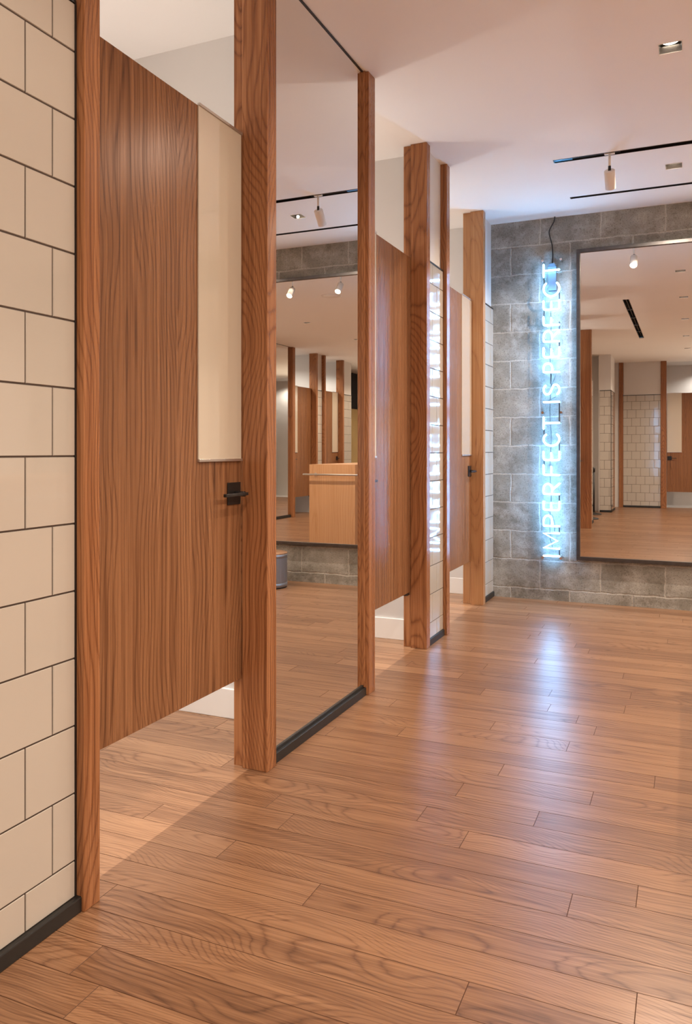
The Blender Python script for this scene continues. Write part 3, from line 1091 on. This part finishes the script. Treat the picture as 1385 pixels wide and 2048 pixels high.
# ------------------------------------------------------------------ track lighting
for (x0, x1, y0, y1), lab_, wide in ((TRACKS[0], 'recessed black track rail carrying the white spotlight', True),
                                     (TRACKS[1], 'thin black ceiling slot nearest the concrete wall', False)):
    tr_ = empty('track_rail', (x0, (y0 + y1) / 2, H), lab_, 'track rail')
    hw = (y1 - y0) / 2
    bm = bmesh.new()
    ln = x1 - x0
    add_box(bm, 0, ln, -hw - 0.002, -hw + 0.004, -0.002, 0.045)
    add_box(bm, 0, ln, hw - 0.004, hw + 0.002, -0.002, 0.045)
    add_box(bm, 0, ln, -hw, hw, 0.040, 0.046)
    add_box(bm, -0.002, 0.004, -hw, hw, -0.002, 0.045)
    obj('channel', bm, M_BLACK, tr_)
    if wide:
        bm = bmesh.new()
        add_box(bm, 0.004, 0.46, -hw + 0.006, hw - 0.006, 0.008, 0.014)
        obj('cover_strip', bm, M_STEEL, tr_)
    if wide:
        bm = bmesh.new()
        add_box(bm, 0.004, 0.13, -hw + 0.004, hw - 0.004, 0.004, 0.009)
        obj('blue_film', bm, M_BLUEP, tr_)


def track_head(x, y, label, tilt=0.10):
    root = empty('track_spotlight', (x, y, H), label, 'spotlight', 'white cylinder spotlights on the track rail')
    bm = bmesh.new()
    add_box(bm, -0.035, 0.035, -0.014, 0.014, -0.004, 0.014, bev=0.001)
    add_cyl(bm, (0, 0, 0), (0, 0, -0.095), 0.0085, n=16)
    obj('stem', bm, M_WHITEM, root)
    bm = bmesh.new()
    add_cyl(bm, (0, 0, -0.088), (0, 0, -0.122), 0.010, n=16)
    obj('swivel', bm, M_BLACK, root)
    R = Matrix.Translation((0, 0, -0.118)) @ Matrix.Rotation(tilt, 4, 'X')
    bm = bmesh.new()
    add_lathe(bm, [(0, 0), (0.034, 0), (0.037, -0.003), (0.037, -0.133), (0.035, -0.135), (0.034, -0.133), (0.033, -0.127), (0, -0.127)], n=36)
    bm.transform(R)
    obj('lamp_body', bm, M_WHITEM, root)
    bm = bmesh.new()
    add_lathe(bm, [(0, -0.1305), (0.0325, -0.1305), (0.0325, -0.1275), (0, -0.1275)], n=28)
    bm.transform(R)
    obj('lamp_lens', bm, M_LENST, root)
    p = R @ Vector((0, 0, -0.140))
    s = spot('lamp', p, P_TRACK, WARM, 0.028, 70, 0.5, root, rot=(tilt, 0, 0))
    return root


track_head(-0.515, 5.866, 'white cylinder spotlight hanging from the track rail above the framed mirror', 0.70)
track_head(0.50, 5.866, 'right one of the two glowing spotlights in the tall mirror', 0.70)
track_head(1.15, 5.866, 'left one of the two glowing spotlights in the tall mirror', 0.70)

# slot diffuser (seen in the framed mirror)
sd = empty('slot_diffuser', ((SLOTD[0] + SLOTD[1]) / 2, SLOTD[2], H), 'long black linear air slot in the reflected ceiling', 'air vent')
ln = SLOTD[3] - SLOTD[2]
bm = bmesh.new()
add_box(bm, -0.042, -0.036, 0, ln, -0.002, 0.08)
add_box(bm, 0.036, 0.042, 0, ln, -0.002, 0.08)
add_box(bm, -0.04, 0.04, 0, ln, 0.075, 0.082)
add_box(bm, -0.003, 0.003, 0, ln, 0.02, 0.07)
obj('slot_frame', bm, M_BLACK, sd)
for q in range(5):
    bm = bmesh.new()
    yy = 0.02 + q * ln / 5.2
    add_box(bm, -0.036, 0.036, yy, yy + 0.05, 0.004, 0.016)
    obj('slot_clip', bm, M_BLUEP if q == 0 else M_STEEL, sd)

# ceiling speaker (seen in the tall mirror)
spk = empty('ceiling_speaker', (1.14, 4.74, H), 'round white ceiling speaker seen in the tall mirror', 'speaker')
bm = bmesh.new()
add_lathe(bm, [(0.115, -0.001), (0.120, -0.006), (0.140, -0.005), (0.142, 0.0)], n=48)
obj('rim', bm, M_WHITEM, spk)
bm = bmesh.new()
add_lathe(bm, [(0, -0.003), (0.115, -0.003), (0.115, 0.0)], n=48)
obj('grille', bm, M_CEIL, spk)

# ------------------------------------------------------------------ counter (seen by double reflection)
ct = empty('service_counter', (0.80, 2.9, 0), 'walnut service counter with a metal rail, seen in the tall mirror', 'counter')
cw, cdp, chh = 0.69, 1.81, 1.168
bm = bmesh.new()
add_box(bm, 0.0, cw, 0.0, cdp, 0.0, chh - 0.004, bev=0.0015)
obj('counter_body', bm, M_WALC, ct)
bm = bmesh.new()
add_box(bm, -0.001, cw + 0.001, -0.001, cdp + 0.001, chh - 0.004, chh, bev=0.0015)
obj('counter_top', bm, M_WALC, ct)
bm = bmesh.new()
zr = 1.03
add_tube(bm, [(cw + 0.06, cdp + 0.07, zr), (0.0, cdp + 0.07, zr), (-0.05, cdp + 0.065, zr), (-0.065, cdp + 0.04, zr), (-0.07, cdp - 0.2, zr), (-0.07, cdp - 1.5, zr)], 0.013, n=14)
rl = obj('hand_rail', bm, M_ALU, ct)
for p0, p1 in (((cw - 0.1, cdp, zr), (cw - 0.1, cdp + 0.07, zr)), ((0, cdp - 0.6, zr), (-0.07, cdp - 0.6, zr)), ((0, cdp - 1.4, zr), (-0.07, cdp - 1.4, zr))):
    bm = bmesh.new()
    add_cyl(bm, p0, p1, 0.008, n=14)
    d = (Vector(p1) - Vector(p0)).normalized()
    add_cyl(bm, p0, Vector(p0) + d * 0.006, 0.024, n=20)
    obj('rail_bracket', bm, M_ALU, rl)

# ------------------------------------------------------------------ mesh stool (seen in the tall mirror)
st = empty('stool', (0.535, 6.88, 0), 'round grey perforated metal stool with a pale wood seat, in the tall mirror', 'stool')
R0, HT = 0.20, 0.345
bm = bmesh.new()
uvl = bm.loops.layers.uv.new('UVMap')
n = 56
for z0, z1, mi in ((0.05, HT - 0.035, 0),):
    for i in range(n):
        a0, a1 = 2 * PI * i / n, 2 * PI * (i + 1) / n
        f = bm.faces.new([bm.verts.new((R0 * math.cos(a) * 0.995, R0 * math.sin(a) * 0.995, z)) for a, z in ((a0, z0), (a1, z0), (a1, z1), (a0, z1))])
        f.smooth = True
        for lp, uv in zip(f.loops, ((i / n, 0), ((i + 1) / n, 0), ((i + 1) / n, 1), (i / n, 1))):
            lp[uvl].uv = uv
obj('mesh_drum', bm, M_PERF, st)
bm = bmesh.new()
add_lathe(bm, [(R0 - 0.004, 0.012), (R0 + 0.001, 0.012), (R0 + 0.001, 0.052), (R0 - 0.004, 0.052), (R0 - 0.004, 0.012)], n=56)
obj('bottom_band', bm, M_MESHM, st)
bm = bmesh.new()
add_lathe(bm, [(R0 - 0.004, HT - 0.045), (R0 + 0.001, HT - 0.045), (R0 + 0.001, HT - 0.010), (R0 - 0.004, HT - 0.010), (R0 - 0.004, HT - 0.045)], n=56)
obj('top_band', bm, M_MESHM, st)
bm = bmesh.new()
add_lathe(bm, [(0, HT - 0.018), (R0 - 0.003, HT - 0.018), (R0 + 0.001, HT - 0.012), (R0 + 0.001, HT - 0.003), (R0 - 0.002, HT), (0, HT)], n=56)
obj('seat', bm, M_OAK, st)
bm = bmesh.new()
add_lathe(bm, [(R0 - 0.02, 0), (R0 - 0.002, 0), (R0 - 0.002, 0.014), (R0 - 0.02, 0.014), (R0 - 0.02, 0)], n=56)
obj('foot_ring', bm, M_BLACKM, st)


# ------------------------------------------------------------------ stanchions (seen in the framed mirror)
def stanchion(x, y, label):
    root = empty('stanchion', (x, y, 0), label, 'stanchion')
    bm = bmesh.new()
    add_lathe(bm, [(0, 0), (0.17, 0), (0.172, 0.010), (0.160, 0.024), (0.06, 0.042), (0.034, 0.055), (0, 0.055)], n=40)
    obj('base', bm, M_BLACKM, root)
    bm = bmesh.new()
    add_cyl(bm, (0, 0, 0.05), (0, 0, 0.92), 0.032, n=24)
    obj('pole', bm, M_BLACKM, root)
    bm = bmesh.new()
    add_lathe(bm, [(0.033, 0.90), (0.040, 0.905), (0.040, 0.985), (0.034, 1.0), (0, 1.004)], n=28)
    obj('belt_head', bm, M_BLACK, root)


stanchion(-1.86, -2.95, 'black crowd stanchion standing in the reflected alcove')
stanchion(-1.80, -1.75, 'black stanchion base nearer the tiles in the framed mirror')
